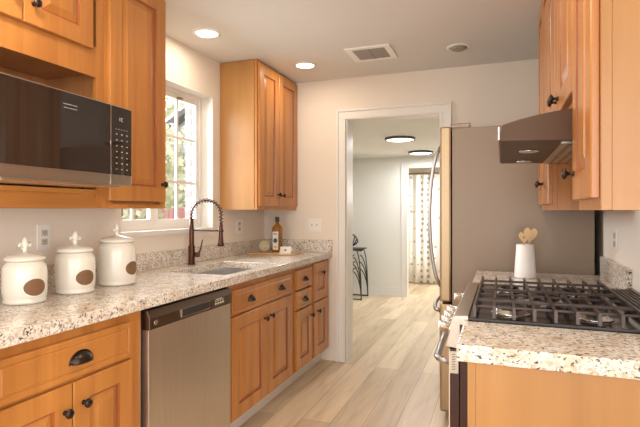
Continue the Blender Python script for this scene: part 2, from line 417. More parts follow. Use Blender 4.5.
def carcass(parent, x0, x1, y0, y1, z0, z1, sg, stiles, rails, name='body', fw=.019, mat=None):
    """closed box with a face frame of stiles (y0,y1) and rails (z0,z1) on the room side"""
    xb, xf = (x0, x1) if sg > 0 else (x1, x0)
    a, b = sorted((xb, xf-sg*fw))
    mb = MB().box(a, b, y0, y1, z0, z1, .001)
    o = build(name, mb, mat or M['wood'], parent)
    a, b = sorted((xf-sg*(fw-.0005), xf))
    mf = MB()
    for (s0, s1) in stiles: mf.box(a, b, s0, s1, z0, z1, .001)
    for (r0, r1) in rails:
        prev = None
        st = sorted(stiles)
        for (p, q), (r, s_) in zip(st, st[1:]): mf.box(a, b, q, r, r0, r1)
    build('face_frame', mf, M['wood'], parent)
    return o

XB = -1.371   # left base front frame plane
bz0, bz1 = .115, .869
# --- near base cabinet with cup-pull drawer
A = thing('base_cabinet', 'honey wood base cabinet left of the dishwasher, one wide drawer over two doors', 'cabinet', (XL, 1.25, 0))
carcass(A, XL+.002, XB, .930, 1.588, bz0, bz1, 1, [(.930, .988), (1.512, 1.588)], [(bz0, .135), (.68, .71), (.83, bz1)])
d = door(A, 'drawer', XB, 1, .962, 1.523, .698, .833, prof=DPROF)
cup(d, XB+T, 1, 1.272, .748, .092, .037)
door(A, 'door', XB, 1, .962, 1.237, .128, .686, (1.205, .598)); door(A, 'door', XB, 1, 1.242, 1.523, .128, .686, (1.282, .606))
build('toe_kick', MB().box(XL+.002, -1.44, .930, 1.588, 0, bz0), M['trim'], A)
# --- sink base
B = thing('base_cabinet', 'honey wood sink base cabinet right of the dishwasher, two cup pulls over double doors', 'cabinet', (XL, 2.65, 0))
carcass(B, XL+.002, XB, 2.252, 3.102, bz0, .66, 1, [(2.252, 2.290), (3.062, 3.102)], [(bz0, .135)])
mb = MB().box(XB-.0185, XB, 2.252, 3.102, .66, bz1).box(XL+.002, XB-.019, 2.252, 2.272, .66, bz1).box(XL+.002, XB-.019, 3.082, 3.102, .66, bz1)
build('apron', mb, M['wood'], B)
d = door(B, 'false_drawer_front', XB, 1, 2.276, 3.074, .700, .833, prof=DPROF)
cup(d, XB+T, 1, 2.480, .750, .068, .030); cup(d, XB+T, 1, 2.896, .750, .068, .030)
door(B, 'door', XB, 1, 2.276, 2.688, .128, .688, (2.650, .610)); door(B, 'door', XB, 1, 2.694, 3.074, .128, .688, (2.730, .614))
build('toe_kick', MB().box(XL+.002, -1.44, 2.252, 3.866, 0, bz0-.001), M['trim'], B)
# --- two drawers over a door
C = thing('base_cabinet', 'narrow honey wood base cabinet with two small drawers over one door', 'cabinet', (XL, 3.29, 0))
carcass(C, XL+.002, XB, 3.104, 3.470, bz0+.001, bz1, 1, [(3.104, 3.152), (3.440, 3.470)], [(bz0+.001, .135), (.83, bz1)])
for z0, z1, zp in ((.700, .842, .755), (.560, .690, .608)):
    d = door(C, 'drawer', XB, 1, 3.142, 3.450, z0, z1, prof=DPROF); cup(d, XB+T, 1, 3.305, zp, .064, .030)
door(C, 'door', XB, 1, 3.142, 3.450, .128, .550, (3.418, .478))
# --- tall small door over lower door
D = thing('base_cabinet', 'narrow honey wood base cabinet at the far wall, small door above lower door', 'cabinet', (XL, 3.66, 0))
carcass(D, XL+.002, XB, 3.472, YF-.004, bz0+.001, bz1, 1, [(3.472, 3.500), (3.780, YF-.004)], [(bz0+.001, .135), (.848, bz1)])
door(D, 'upper_door', XB, 1, 3.490, 3.804, .560, .856, (3.655, .772)); door(D, 'lower_door', XB, 1, 3.490, 3.804, .128, .550, (3.560, .480))

# --- dishwasher
W = thing('dishwasher', 'stainless steel dishwasher between the two honey wood base cabinets', 'dishwasher', (XL, 1.90, 0))
build('tub', MB().box(XL+.01, XB-.01, 1.594, 2.248, .08, .862), M['blackplastic'], W)
dd = build('door', MB().box(XB-.009, XB+.026, 1.606, 2.242, .115, .777, .004), M['steel'], W)
pb = MB().prism([(XB-.009, .778), (XB+.032, .778), (XB+.032, .826), (XB+.018, .856), (XB-.009, .860)], 'y', 1.604, 2.244)
cp = build('control_panel', pb, M['steeldark'], W)
bevel(cp, .002)
build('handle_pocket', MB().box(XB+.0322, XB+.0336, 1.815, 2.030, .792, .826, .0005), M['blackplastic'], cp)
build('handle_lip', MB().box(XB+.0322, XB+.0375, 1.811, 2.034, .8245, .827).box(XB+.0322, XB+.0375, 1.811, 2.034, .790, .793).box(XB+.0322, XB+.0375, 1.811, 1.814, .793, .8245), M['alu'], cp)
mb = MB()
for i in range(4): mb.box(XB+.0322, XB+.033, 2.085+i*.022, 2.098+i*.022, .796, .804).box(XB+.0322, XB+.033, 2.085+i*.022, 2.094+i*.022, .810, .815)
mb.box(XB+.0322, XB+.033, 2.092, 2.150, .819, .8225)
build('button_print', mb, M['paper'], cp)
build('round_emblem', MB().lathe([(.0005, 0), (.011, .0002), (.011, .0012), (.009, .0014), (.0005, .0012)], (XB+.0322, 1.640, .804), (1, 0, 0), 18), M['alu'], cp)
build('kick_plate', MB().box(XL+.01, -1.45, 1.594, 2.248, 0, .079), M['blackplastic'], W)

# --- left countertop with sink cut-out, splash
sx0, sx1, sy0, sy1 = -1.800, -1.412, 2.298, 2.920
def slab(mb, x0, x1, y0, y1): mb.box(x0, x1, y0, y1, .870, CT)
bm = bmesh.new(); xs = [XL+.001, sx0, sx1, -1.338]; ys = [.60, sy0, sy1, YF-.001]
def ring_slab():
    m = MB(); g = {}
    for k, z in enumerate((.870, CT)):
        for i, x in enumerate(xs):
            for j, y in enumerate(ys): g[i, j, k] = m.bm.verts.new((x, y, z))
    for i in range(3):
        for j in range(3):
            if (i, j) == (1, 1): continue
            for k in (0, 1): m.bm.faces.new((g[i, j, k], g[i+1, j, k], g[i+1, j+1, k], g[i, j+1, k]))
    def side(a, b): m.bm.faces.new((g[a+(0,)], g[b+(0,)], g[b+(1,)], g[a+(1,)]))
    for i in range(3): side((i, 0), (i+1, 0)); side((i, 3), (i+1, 3)); side((0, i), (0, i+1)); side((3, i), (3, i+1))
    side((1, 1), (2, 1)); side((1, 2), (2, 2)); side((1, 1), (1, 2)); side((2, 1), (2, 2))
    return m
bm.free()
ct = build('countertop', ring_slab(), M['granite'], None, loc=(XL, 2.2, .870)); bevel(ct, .004, 3)
tag(ct, 'long speckled granite countertop along the window wall', 'countertop')
sp = tag(build('backsplash', MB().box(XL+.001, XL+.021, .60, YF-.001, CT+.0005, 1.015, .002).box(XL+.021, -1.336, YF-.021, YF-.001, CT+.0005, 1.018, .002), M['granite'], None, loc=(XL, 2.2, CT)),
         'low speckled granite splash strip under the window, turning the far corner', 'backsplash')
# sink basin
mb = MB(); z0 = .70; e = .006
P = [(sx0-e, sy0-e), (sx1+e, sy0-e), (sx1+e, sy1+e), (sx0-e, sy1+e)]
rows = []
for ins, z in ((-.012, .8692), (0, .8692), (.004, .72), (.02, z0), (.17, z0-.004)):
    rows.append([mb.bm.verts.new(p) for p in ((sx0-e+ins, sy0-e+ins, z), (sx1+e-ins, sy0-e+ins, z), (sx1+e-ins, sy1+e-ins, z), (sx0-e+ins, sy1+e-ins, z))])
for a, b in zip(rows, rows[1:]):
    for k in range(4): mb.bm.faces.new((a[k], a[(k+1) % 4], b[(k+1) % 4], b[k]))
mb.bm.faces.new(rows[-1])
sk = thing('sink', 'stainless undermount sink set in the granite in front of the bronze faucet', 'sink', ((sx0+sx1)/2, (sy0+sy1)/2, .70))
o = build('basin', mb, M['sinksteel'], sk); s_ = o.modifiers.new('solid', 'SOLIDIFY'); s_.thickness = .001; s_.offset = 0
build('drain', MB().lathe([(.0005, .0), (.040, .0), (.042, .004), (.03, .0045), (.0005, .002)], ((sx0+sx1)/2, (sy0+sy1)/2, .6975), (0, 0, 1), 20), M['alu'], sk)

# --- faucet
fx, fy = -1.890, 2.665
F = thing('faucet', 'tall bronze spring-neck faucet with pull-down sprayer behind the sink', 'faucet', (fx, fy, CT))
build('base', MB().lathe([(.027, 0), (.027, .004), (.0215, .010), (.0215, .118), (.018, .124), (.0160, .13), (.0160, .22), (.0115, .30), (.0005, .302)], (fx, fy, CT+.0005), (0, 0, 1), 20), M['faucetm'], F)
dr = Vector((.985, .17, 0)).normalized(); R_ = .102
arc = [Vector((fx, fy, CT+.29))]
cz = CT+.322
for i in range(19):
    a = PI-PI*i/18*1.03
    arc.append(Vector((fx, fy, cz))+dr*(R_+R_*math.cos(a))+Vector((0, 0, R_*.93*math.sin(a))))
arc.append(arc[-1]+Vector((-.002, 0, -.06)))
nk = build('neck', MB().tube(arc, .0050, 8), M['faucetm'], F)
# spring coil around the neck
L = [0]
for p, q in zip(arc, arc[1:]): L.append(L[-1]+(q-p).length)
def along(t):
    t = max(0, min(L[-1]-1e-6, t))
    for i in range(len(L)-1):
        if L[i+1] > t:
            k = (t-L[i])/(L[i+1]-L[i]); p = arc[i].lerp(arc[i+1], k)
            d1 = (arc[i+1]-arc[i]).normalized(); d2 = (arc[min(i+2, len(arc)-1)]-arc[min(i+1, len(arc)-2)]).normalized()
            return p, d1.lerp(d2, k).normalized()
pts = []; turns = 19; N = turns*9
side = Vector((-dr.y, dr.x, 0))
for i in range(N+1):
    t = L[-1]*i/N; p, d_ = along(t); nrm = side.cross(d_).normalized(); a = 2*PI*turns*i/N
    pts.append(p+(side*math.cos(a)+nrm*math.sin(a))*.0128)
build('spring', MB().tube(pts, .0031, 6), M['faucetm'], F)
end = arc[-1]
build('spray_head', MB().lathe([(.010, .02), (.012, .0), (.0135, -.06), (.0165, -.105), (.021, -.115), (.021, -.130), (.014, -.132), (.0005, -.132)][::-1], end, (0, 0, 1), 18), M['faucetm'], F)
hb = Vector((end.x, end.y, CT+.222))
build('holder_arm', MB().tube([(fx, fy, CT+.222), tuple(hb)], .0045, 8).lathe([(.0145, -.008), (.0175, -.008), (.0175, .008), (.0145, .008)], tuple(hb), (0, 0, 1), 18), M['faucetm'], F)
build('lever', MB().tube([(fx+.018, fy+.004, CT+.065), (fx+.052, fy+.012, CT+.065)], .0155, 14).tube([(fx+.044, fy+.012, CT+.07), (fx+.058, fy+.016, CT+.10), (fx+.070, fy+.02, CT+.165)], [.006, .0055, .0048], 8), M['faucetm'], F)

# ------------------------------------------------------------------ near upper unit with microwave shelf
XU = -1.650; U0, U1 = .920, 1.676
U = thing('microwave_shelf_cabinet', 'honey wood wall cabinet with two short doors above the open microwave shelf', 'cabinet', (XL, 1.3, 1.277))
mb = MB().box(XL+.002, XU-.019, U0, U0+.02, 1.277, 2.370).box(XL+.002, XU-.019, U1-.02, U1, 1.277, 2.370)
mb.box(XL+.002, XL+.012, U0+.02, U1-.02, 1.277, 2.370).box(XL+.012, XU-.019, U0+.02, U1-.02, 1.870, 1.890).box(XL+.012, XU-.019, U0+.02, U1-.02, 2.350, 2.370)
build('body', mb, M['wood_inside'], U)
mf = MB()
for a, b in ((U0, U0+.04), (U1-.042, U1)): mf.box(XU-.0185, XU, a, b, 1.277, 2.370, .001)
mf.box(XU-.0185, XU, U0+.04, U1-.042, 1.845, 1.975).box(XU-.0185, XU, U0+.04, U1-.042, 2.33, 2.370)
build('face_frame', mf, M['wood'], U)
build('shelf', MB().box(XL+.012, XU+.004, U0+.0405, U1-.0425, 1.338, 1.357, .001), M['wood_rail'], U)
build('valance', MB().box(XU-.024, XU-.010, U0+.0405, U1-.0425, 1.277, 1.3375), M['wood_rail'], U)
door(U, 'door', XU, 1, U0+.012, 1.275, 1.957, 2.352, (1.240, 2.045)); door(U, 'door', XU, 1, 1.279, 1.602, 1.957, 2.352, (1.316, 2.035))
V = thing('tall_wall_cabinet', 'tall honey wood wall cabinet with one long door, right of the microwave beside the window', 'cabinet', (XL, 1.88, 1.277))
carcass(V, XL+.002, XU, 1.678, 2.094, 1.277, 2.370, 1, [(1.678, 1.718), (2.054, 2.094)], [(1.277, 1.30), (2.35, 2.370)])
door(V, 'door', XU, 1, 1.694, 2.078, 1.312, 2.352, (2.046, 1.400))
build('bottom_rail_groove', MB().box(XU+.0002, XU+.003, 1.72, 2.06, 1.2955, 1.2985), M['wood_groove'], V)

# --- microwave
mx, my0, my1, mz0, mz1 = -1.451, 1.02, 1.626, 1.369, 1.688
MW = thing('microwave', 'stainless and dark glass countertop microwave on the open shelf', 'microwave', (mx, my1, 1.357))
MW.rotation_euler = (0, 0, math.radians(2.6))
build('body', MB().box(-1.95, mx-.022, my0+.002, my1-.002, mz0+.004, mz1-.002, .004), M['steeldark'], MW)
cpY = 1.505
dr_ = build('door', MB().box(mx-.0215, mx, my0, cpY-.002, mz0, mz1, .003), M['steelh'], MW)
build('window', MB().box(mx+.0002, mx+.0022, my0+.004, cpY-.004, mz0+.042, mz1-.004, .0008), M['glassdark'], dr_)
mb = MB()
for i in range(11): mb.box(mx+.0023, mx+.0027, 1.272+i*.0058, 1.2755+i*.0058, 1.6405, 1.6435)
for i in range(12): mb.box(mx+.0023, mx+.0027, 1.274+i*.0050, 1.2772+i*.0050, 1.628, 1.6305)
build('door_print', mb, M['mark'], dr_)
cp = build('control_panel', MB().box(mx-.0215, mx, cpY, my1, mz0, mz1, .003), M['steelh'], MW)
kp = build('keypad', MB().box(mx+.0002, mx+.0022, cpY+.003, my1-.003, mz0+.042, mz1-.004, .0008), M['glassdark'], cp)
mb = MB()
for r_ in range(7):
    for c_ in range(3):
        zz = 1.574-r_*.0235; yy = cpY+.030+c_*.0300; h_ = .0028 if r_ in (0, 5) else .0022
        mb.box(mx+.0023, mx+.0027, yy-.004, yy+.004, zz-h_*.8, zz+h_*.8)
for i in range(5): mb.box(mx+.0023, mx+.0027, cpY+.022+i*.016, cpY+.030+i*.016, 1.593, 1.5945)
build('key_print', mb, M['mark'], kp); mb = MB()
mb.box(mx+.0023, mx+.0027, cpY+.046, cpY+.050, 1.628, 1.642).box(mx+.0023, mx+.0027, cpY+.056, cpY+.068, 1.628, 1.630).box(mx+.0023, mx+.0027, cpY+.056, cpY+.068, 1.640, 1.642).box(mx+.0023, mx+.0027, cpY+.056, cpY+.059, 1.630, 1.640)
build('display_digits', mb, M['mark'], kp)
for x in (-1.90, -1.50):
    for y in (1.13, 1.58): 
        if x > -1.6: continue
        build('foot', MB().lathe([(.012, 0), (.014, .0155)], (x, y, 1.3575), (0, 0, 1), 12), M['blackplastic'], MW)
for y in (1.13, 1.58): build('foot', MB().lathe([(.012, 0), (.014, .0155)], (-1.67, y, 1.3575), (0, 0, 1), 12), M['blackplastic'], MW)
build('bottom_plate', MB().box(-1.75, mx-.012, my0+.03, my1-.06, mz0-.006, mz0+.0035), M['alu'], MW)

# --- far upper cabinet on left wall
FU = thing('far_wall_cabinet', 'honey wood double-door wall cabinet in the far left corner beside the window', 'cabinet', (XL, 3.5, 1.277))
XV = -1.668; f0, f1 = 3.145, YF-.003
carcass(FU, XL+.002, XV, f0, f1, 1.272, 2.370, 1, [(f0, f0+.03), (f1-.03, f1)], [(1.272, 1.30), (2.34, 2.370)])
FM = f0+.345
door(FU, 'door', XV, 1, f0+.012, FM-.002, 1.300, 2.350, (FM-.030, 1.392)); door(FU, 'door', XV, 1, FM+.002, f1-.016, 1.300, 2.350, (FM+.050, 1.385))
build('end_panel', MB().box(XL+.003, XV-.020, f0-.004, f0-.0002, 1.274, 2.369), M['wood_light'], FU, label='paler wood end panel')

# ------------------------------------------------------------------ right side: base cabinets, counters, range, fridge
XR = -.083
R1 = thing('base_cabinet', 'base cabinet with pale wood end panel under the near granite counter', 'cabinet', (.2, 1.46, 0))
carcass(R1, XR, XW-.002, 1.342, 1.608, .115, .869, -1, [(1.342, 1.365), (1.580, 1.608)], [(.115, .135), (.848, .869)])
build('end_panel', MB().box(XR+.020, XW-.002, 1.334, 1.3415, .0, .869), M['wood_light'], R1, label='pale wood end panel')
build('end_stile', MB().box(XR-.001, XR+.0195, 1.334, 1.3415, .0, .869, .001), M['wood_light'], R1)
build('toe_kick', MB().box(XR+.09, XW-.002, 1.342, 1.608, 0, .114), M['trim'], R1)
c1 = build('near_countertop', MB().box(-.112, XW-.001, 1.320, 1.614, .870, CT), M['granite'], None, loc=(.2, 1.45, .87)); bevel(c1, .005, 3)
tag(c1, 'near granite counter end slab in front of the gas range', 'countertop')
ra0, ra1 = 1.618, 2.386
R2 = thing('base_cabinet', 'narrow base cabinet between the range and the refrigerator', 'cabinet', (.2, 2.68, 0))
carcass(R2, XR, XW-.002, 2.394, 2.985, .115, .869, -1, [(2.394, 2.42), (2.96, 2.985)], [(.115, .135), (.70, .72), (.848, .869)])
d = door(R2, 'drawer', XR, -1, 2.406, 2.974, .712, .850, prof=DPROF); cup(d, XR-T, -1, 2.68, .766)
door(R2, 'door', XR, -1, 2.406, 2.678, .128, .700, (2.65, .62)); door(R2, 'door', XR, -1, 2.682, 2.974, .128, .700, (2.71, .62))
build('toe_kick', MB().box(XR+.09, XW-.002, 2.394, 2.985, 0, .114), M['trim'], R2)
c2 = build('far_countertop', MB().box(-.135, XW-.001, 2.390, 2.992, .870, CT), M['granite'], None, loc=(.2, 2.68, .87)); bevel(c2, .005, 3)
tag(c2, 'small granite counter between the gas range and the refrigerator', 'countertop')
tag(build('right_backsplash', MB().box(XW-.021, XW-.001, 2.391, 2.992, CT+.0005, 1.020, .002), M['granite'], None, loc=(XW, 2.7, CT)), 'upright granite splash piece on the right wall beside the range', 'backsplash')

# --- range
RG = thing('gas_range', 'stainless gas range with black grates between the granite counters', 'range', (.15, 1.975, 0))
build('body', MB().box(-.125, XW-.03, ra0, ra1, .06, .900, .002), M['rangeside'], RG, label='dark red-brown enamel body')
build('cooktop', MB().box(-.100, XW-.004, ra0, ra1, .9005, .924, .003), M['black'], RG)
build('front_lip', MB().prism([(-.100, .9005), (-.150, .9005), (-.150, .916), (-.142, .927), (-.100, .930)], 'y', ra0, ra1), M['steelh'], RG)
build('rear_trim', MB().box(.405, .42, ra0+.01, ra1-.01, .9245, .940).box(.50, XW-.006, ra0+.01, ra1-.01, .9245, .940), M['steeldark'], RG)
vt = MB()
for i in range(5): vt.box(.424+i*.0155, .432+i*.0155, ra0+.02, ra1-.02, .9245, .937)
build('vent_slats', vt, M['castiron'], RG)
cpn = build('control_panel', MB().prism([(-.126, .822), (-.168, .828), (-.150, .9003), (-.126, .9003)], 'y', ra0, ra1), M['steelh'], RG)
for y in (2.300, 1.975, 1.885, 1.795, 1.705):
    ax = Vector((-.97, 0, .24)).normalized(); c0 = Vector((-.1605, y, .866))
    build('control_knob', MB().lathe([(.024, -.002), (.024, .006), (.0195, .008), (.0185, .034), (.016, .037), (.0005, .037)], c0, ax, 18)
          .box(c0.x-.042, c0.x-.034, y-.003, y+.003, .860, .889), M['alu'], cpn)
od = build('oven_door', MB().box(-.1555, -.127, ra0+.003, ra1-.003, .270, .818, .002), M['rangeside'], RG)
build('front_skin', MB().box(-.160, -.156, ra0+.003, ra1-.003, .270, .818, .001), M['steel'], od)
build('oven_window', MB().box(-.1625, -.1603, ra0+.12, ra1-.12, .40, .70, .001), M['glassdark'], od)
hp = [(-.160, ra0+.045, .765), (-.185, ra0+.045, .768), (-.200, ra0+.06, .770)]+[(-.206-.006*math.sin(PI*i/8), ra0+.08+i*.076, .770) for i in range(9)]+[(-.200, ra1-.06, .770), (-.185, ra1-.045, .768), (-.160, ra1-.045, .765)]
build('door_handle', MB().tube(hp, .0115, 10), M['handlesteel'], od)
sv = MB().box(-.158, -.130, ra0-.0012, ra0+.0025, .742, .812)
build('side_vent_plate', sv, M['steelh'], od)
sl = MB()
for i in range(7): sl.prism([(-.150, .752+i*.008), (-.139, .755+i*.008), (-.139, .7575+i*.008), (-.150, .7545+i*.008)], 'y', ra0-.0020, ra0-.0013)
build('vent_slot', sl, M['slate'], od)
sd = build('storage_drawer', MB().box(-.1535, -.127, ra0+.003, ra1-.003, .075, .262, .002), M['rangeside'], RG)
build('front_skin', MB().box(-.158, -.154, ra0+.003, ra1-.003, .075, .262, .001), M['steel'], sd)
# burners
for bx_, by_, br_ in ((.03, 1.745, .046), (.275, 1.745, .038), (.15, 1.975, .055), (.03, 2.215, .040), (.275, 2.215, .046)):
    b_ = build('burner', MB().lathe([(br_+.018, 0), (br_+.016, .004), (br_+.004, .006), (br_, .014), (.0005, .0145)], (bx_, by_, .9245), (0, 0, 1), 22), M['alu'], RG)
    build('burner_cap', MB().lathe([(br_-.004, 0), (br_-.001, .004), (br_-.006, .009), (.0005, .010)], (bx_, by_, .9392), (0, 0, 1), 22), M['black'], b_)
# three grates
def grate(y0, y1, sk_=False):
    m = MB(); zt = .964; b = .0055; x0, x1 = -.085, .395
    def bar(x0, x1, y0, y1, z0=zt-.014, z1=zt): m.box(x0, x1, y0, y1, z0, z1, .0015)
    ym = (y0+y1)/2; xm = (x0+x1)/2; b = .0045
    for x in (x0+b, xm, x1-b): bar(x-b, x+b, y0, y1)
    for p, q in ((x0+2*b, xm-b), (xm+b, x1-2*b)):
        bar(p, q, ym-.0035, ym+.0035, zt-.010)
        for y in (y0+.058, y1-.058): bar(p, q, y-.0035, y+.0035, zt-.017, zt-.009)
    n = 8
    for i in range(n+1):
        x = x0+b+(x1-x0-2*b)*i/n
        if i not in (0, 4, 8): bar(x-b, x+b, y0, y0+.085, zt-.010); bar(x-b, x+b, y1-.085, y1, zt-.010)
        for y, s_ in ((y0, 1), (y1, -1)):
            m.prism([(y, zt-.001), (y-s_*.003, zt-.012), (y-s_*.005, .9258), (y+s_*.009, .9258), (y+s_*.012, zt-.012), (y+s_*.014, zt-.001)], 'x', x-b, x+b)
    return build('grate', m, M['castiron'], RG)
gw = (ra1-ra0-.03)/3
for k in range(3): grate(ra0+.012+k*(gw+.003), ra0+.012+k*(gw+.003)+gw)

# --- refrigerator
fy0, fy1 = 3.010, YF-.025
G = thing('refrigerator', 'stainless bottom-freezer refrigerator with a plain grey-brown side', 'refrigerator', (.1, 3.45, 0))
build('body', MB().box(-.278, .478, fy0, fy1, .04, 1.762, .004), M['fridgeside'], G, label='plain grey-brown side and top')
fh0, fh1 = fy0-.002, fy1+.001
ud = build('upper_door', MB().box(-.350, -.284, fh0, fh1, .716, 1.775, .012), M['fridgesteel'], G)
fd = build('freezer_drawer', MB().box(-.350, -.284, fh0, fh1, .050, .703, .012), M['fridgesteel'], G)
build('hinge_cover', MB().box(-.282, -.175, fy0+.01, fy0+.09, 1.7625, 1.790, .004), M['steeldark'], G)
hp = []
for i in range(17):
    t = i/16; z = .800+t*.86; hp.append((-.352-.066*math.sin(PI*t)**.55, fy0+.055, z))
build('door_handle', MB().tube(hp, .0105, 10), M['handlesteel'], ud)
hp = []
for i in range(17):
    t = i/16; hp.append((-.352-.062*math.sin(PI*t)**.4, fy0+.03+t*(fy1-fy0-.06), .655))
build('drawer_handle', MB().tube(hp, .0125, 10), M['handlesteel'], fd)
build('leveling_foot', MB().lathe([(.018, 0), (.02, .04)], (-.2, fy0+.06, 0), (0, 0, 1), 12), M['blackplastic'], G)
build('leveling_foot', MB().lathe([(.018, 0), (.02, .04)], (.4, fy0+.06, 0), (0, 0, 1), 12), M['blackplastic'], G)
build('leveling_foot', MB().lathe([(.018, 0), (.02, .04)], (-.2, fy1-.06, 0), (0, 0, 1), 12), M['blackplastic'], G)
build('leveling_foot', MB().lathe([(.018, 0), (.02, .04)], (.4, fy1-.06, 0), (0, 0, 1), 12), M['blackplastic'], G)

# --- right upper cabinets and hood
XH = .212
N1 = thing('near_wall_cabinet', 'nearest honey wood wall cabinet on the right wall with a broad pale end panel', 'cabinet', (XW, 1.42, 1.268))
carcass(N1, XH, XW-.002, 1.262, 1.585, 1.268, 2.370, -1, [(1.262, 1.29), (1.56, 1.585)], [(1.268, 1.30), (2.34, 2.370)])
door(N1, 'door', XH, -1, 1.272, 1.578, 1.297, 2.352, (1.545, 1.372))
build('end_panel', MB().box(XH+.022, XW-.002, 1.254, 1.2615, 1.268, 2.370), M['wood_light'], N1, label='broad pale wood end panel')
build('end_stile', MB().box(XH, XH+.0215, 1.254, 1.2615, 1.268, 2.370, .001), M['wood_light'], N1)
N2 = thing('hood_cabinet', 'short honey wood double-door cabinet above the range hood', 'cabinet', (XW, 1.97, 1.60))
carcass(N2, XH, XW-.002, 1.588, 2.364, 1.600, 2.370, -1, [(1.588, 1.615), (2.34, 2.364)], [(1.60, 1.63), (2.34, 2.370)])
door(N2, 'door', XH, -1, 1.600, 1.974, 1.618, 2.352, (1.944, 1.672)); door(N2, 'door', XH, -1, 1.978, 2.352, 1.618, 2.352, (2.010, 1.672))
N3 = thing('cabinet_by_refrigerator', 'honey wood wall cabinet between the range hood and the refrigerator', 'cabinet', (XW, 2.68, 1.268))
carcass(N3, XH, XW-.002, 2.367, 2.990, 1.268, 2.370, -1, [(2.367, 2.39), (2.965, 2.990)], [(1.268, 1.30), (2.34, 2.370)])
door(N3, 'door', XH, -1, 2.380, 2.676, 1.297, 2.352, (2.645, 1.40)); door(N3, 'door', XH, -1, 2.680, 2.978, 1.297, 2.352, (2.715, 1.40))

H_ = thing('range_hood', 'bronze-toned under-cabinet range hood over the gas range', 'range hood', (.26, 1.975, 1.47))
h0, h1 = 1.592, 2.360
prof = [(.515, 1.462), (.515, 1.595), (.225, 1.595), (.205, 1.575), (.15, 1.568), (.10, 1.558), (.05, 1.546), (.004, 1.530), (.000, 1.526), (-.004, 1.486), (.0, 1.480), (.010, 1.480), (.012, 1.486), (.50, 1.486)]
prof = [(.515, 1.468), (.515, 1.596), (.216, 1.596), (.200, 1.566), (.15, 1.562), (.10, 1.554), (.05, 1.543), (.006, 1.530), (.000, 1.524), (-.006, 1.486), (-.002, 1.481), (.03, 1.480)]
build('shell', MB().prism(prof, 'y', h0, h1), M['hood'], H_)
build('front_trim', MB().box(-.0095, -.0065, h0, h1, 1.484, 1.524), M['alu'], H_)
def zb(x): return 1.480-(x-.03)*(.012/.485)
u_ = MB()
for y0, y1 in ((h0+.04, 1.97), (1.98, h1-.04)):
    m = MB().prism([(.17, zb(.17)-.001), (.47, zb(.47)-.001), (.47, zb(.47)-.006), (.17, zb(.17)-.006)], 'y', y0, y1)
    f_ = build('filter', m, M['steelh'], H_)
    sl = MB()
    for i in range(9): x = .19+i*.03; sl.prism([(x, zb(x)-.0062), (x+.012, zb(x)-.0062), (x+.012, zb(x)-.008), (x, zb(x)-.008)], 'y', y0+.02, y1-.02)
    build('baffle', sl, M['steeldark'], f_)
for y in (1.86, 2.24):
    build('lamp_lens', MB().lathe([(.033, 0), (.033, -.004), (.026, -.006), (.0005, -.006)][::-1], (.09, y, zb(.09)-.0008), (0, 0, 1), 20), M['alu'], H_)

# ------------------------------------------------------------------ ceiling fittings
def can_light(x, y, label, power=LAMP_W):
    o = thing('recessed_ceiling_light', label, 'ceiling light', (x, y, ZC), None)
    build('trim_ring', MB().lathe([(.068, 0), (.088, 0), (.088, -.004), (.070, -.009), (.066, -.006), (.068, 0)], (x, y, ZC), (0, 0, 1), 32, caps=False), M['whitegloss'], o)
    build('lens', MB().lathe([(.0005, -.0015), (.066, -.0015), (.066, -.005), (.0005, -.0055)], (x, y, ZC), (0, 0, 1), 32), M['lamp'], o)
    d = bpy.data.lights.new('lamp_light', 'AREA'); d.shape = 'DISK'; d.size = .13; d.energy = power; d.color = (1, .86, .68)
    l = bpy.data.objects.new('lamp_light', d); COL.objects.link(l); l.parent = o; l.location = (0, 0, -.012)
    return o
can_light(-1.720, 2.583, 'lit recessed ceiling light nearer the camera, above the sink window')
can_light(-1.399, 3.415, 'lit recessed ceiling light in front of the far left wall cabinet')
can_light(-1.3, 1.0, 'added unseen recessed fill light above the microwave end of the aisle', 7)  # added above the view, stronger than the rest, to brighten the left counter
can_light(-.25, 1.45, 'added unseen recessed fill light above the near end of the range counter', 7)  # added above the view, equally strong, to light the right-hand counters
can_light(-.75, -.3, 'added unseen recessed fill light behind the camera')  # added out of view as ambient fill
can_light(1.0, -1.0, 'added unseen recessed fill light over the dining end')  # another added fill lamp, never in view
e = thing('eyeball_ceiling_light', 'small unlit recessed eyeball ceiling light near the refrigerator', 'ceiling light', (-.272, 3.404, ZC))
build('trim_ring', MB().lathe([(.058, 0), (.080, 0), (.080, -.004), (.062, -.010), (.058, -.005), (.058, 0)], (-.272, 3.404, ZC), (0, 0, 1), 28, caps=False), M['whitegloss'], e)
build('eyeball', MB().ball((-.272, 3.404, ZC-.004), .054, (1, 1, .45), 3), M['ventgrey'], e)
v = thing('ceiling_vent', 'square white ceiling air vent with grey slats in front of the doorway', 'vent', (-.85, 3.31, ZC))
build('frame', MB().box(-1.01, -.695, 3.165, 3.205, ZC-.010, ZC, .003).box(-1.01, -.695, 3.425, 3.465, ZC-.010, ZC, .003).box(-1.01, -.965, 3.2052, 3.4248, ZC-.010, ZC, .003).box(-.740, -.695, 3.2052, 3.4248, ZC-.010, ZC, .003), M['whitegloss'], v)
build('backing', MB().box(-.9648, -.7402, 3.2054, 3.4246, ZC-.0025, ZC-.0002), M['slate'], v)
sl = MB()
for i in range(15): y = 3.210+i*.0143; sl.prism([(y, ZC-.003), (y+.009, ZC-.009), (y+.0105, ZC-.009), (y+.002, ZC-.003)], 'x', -.964, -.741)
sl.box(-.858, -.850, 3.206, 3.424, ZC-.0105, ZC-.003)
build('slats', sl, M['ventgrey'], v)
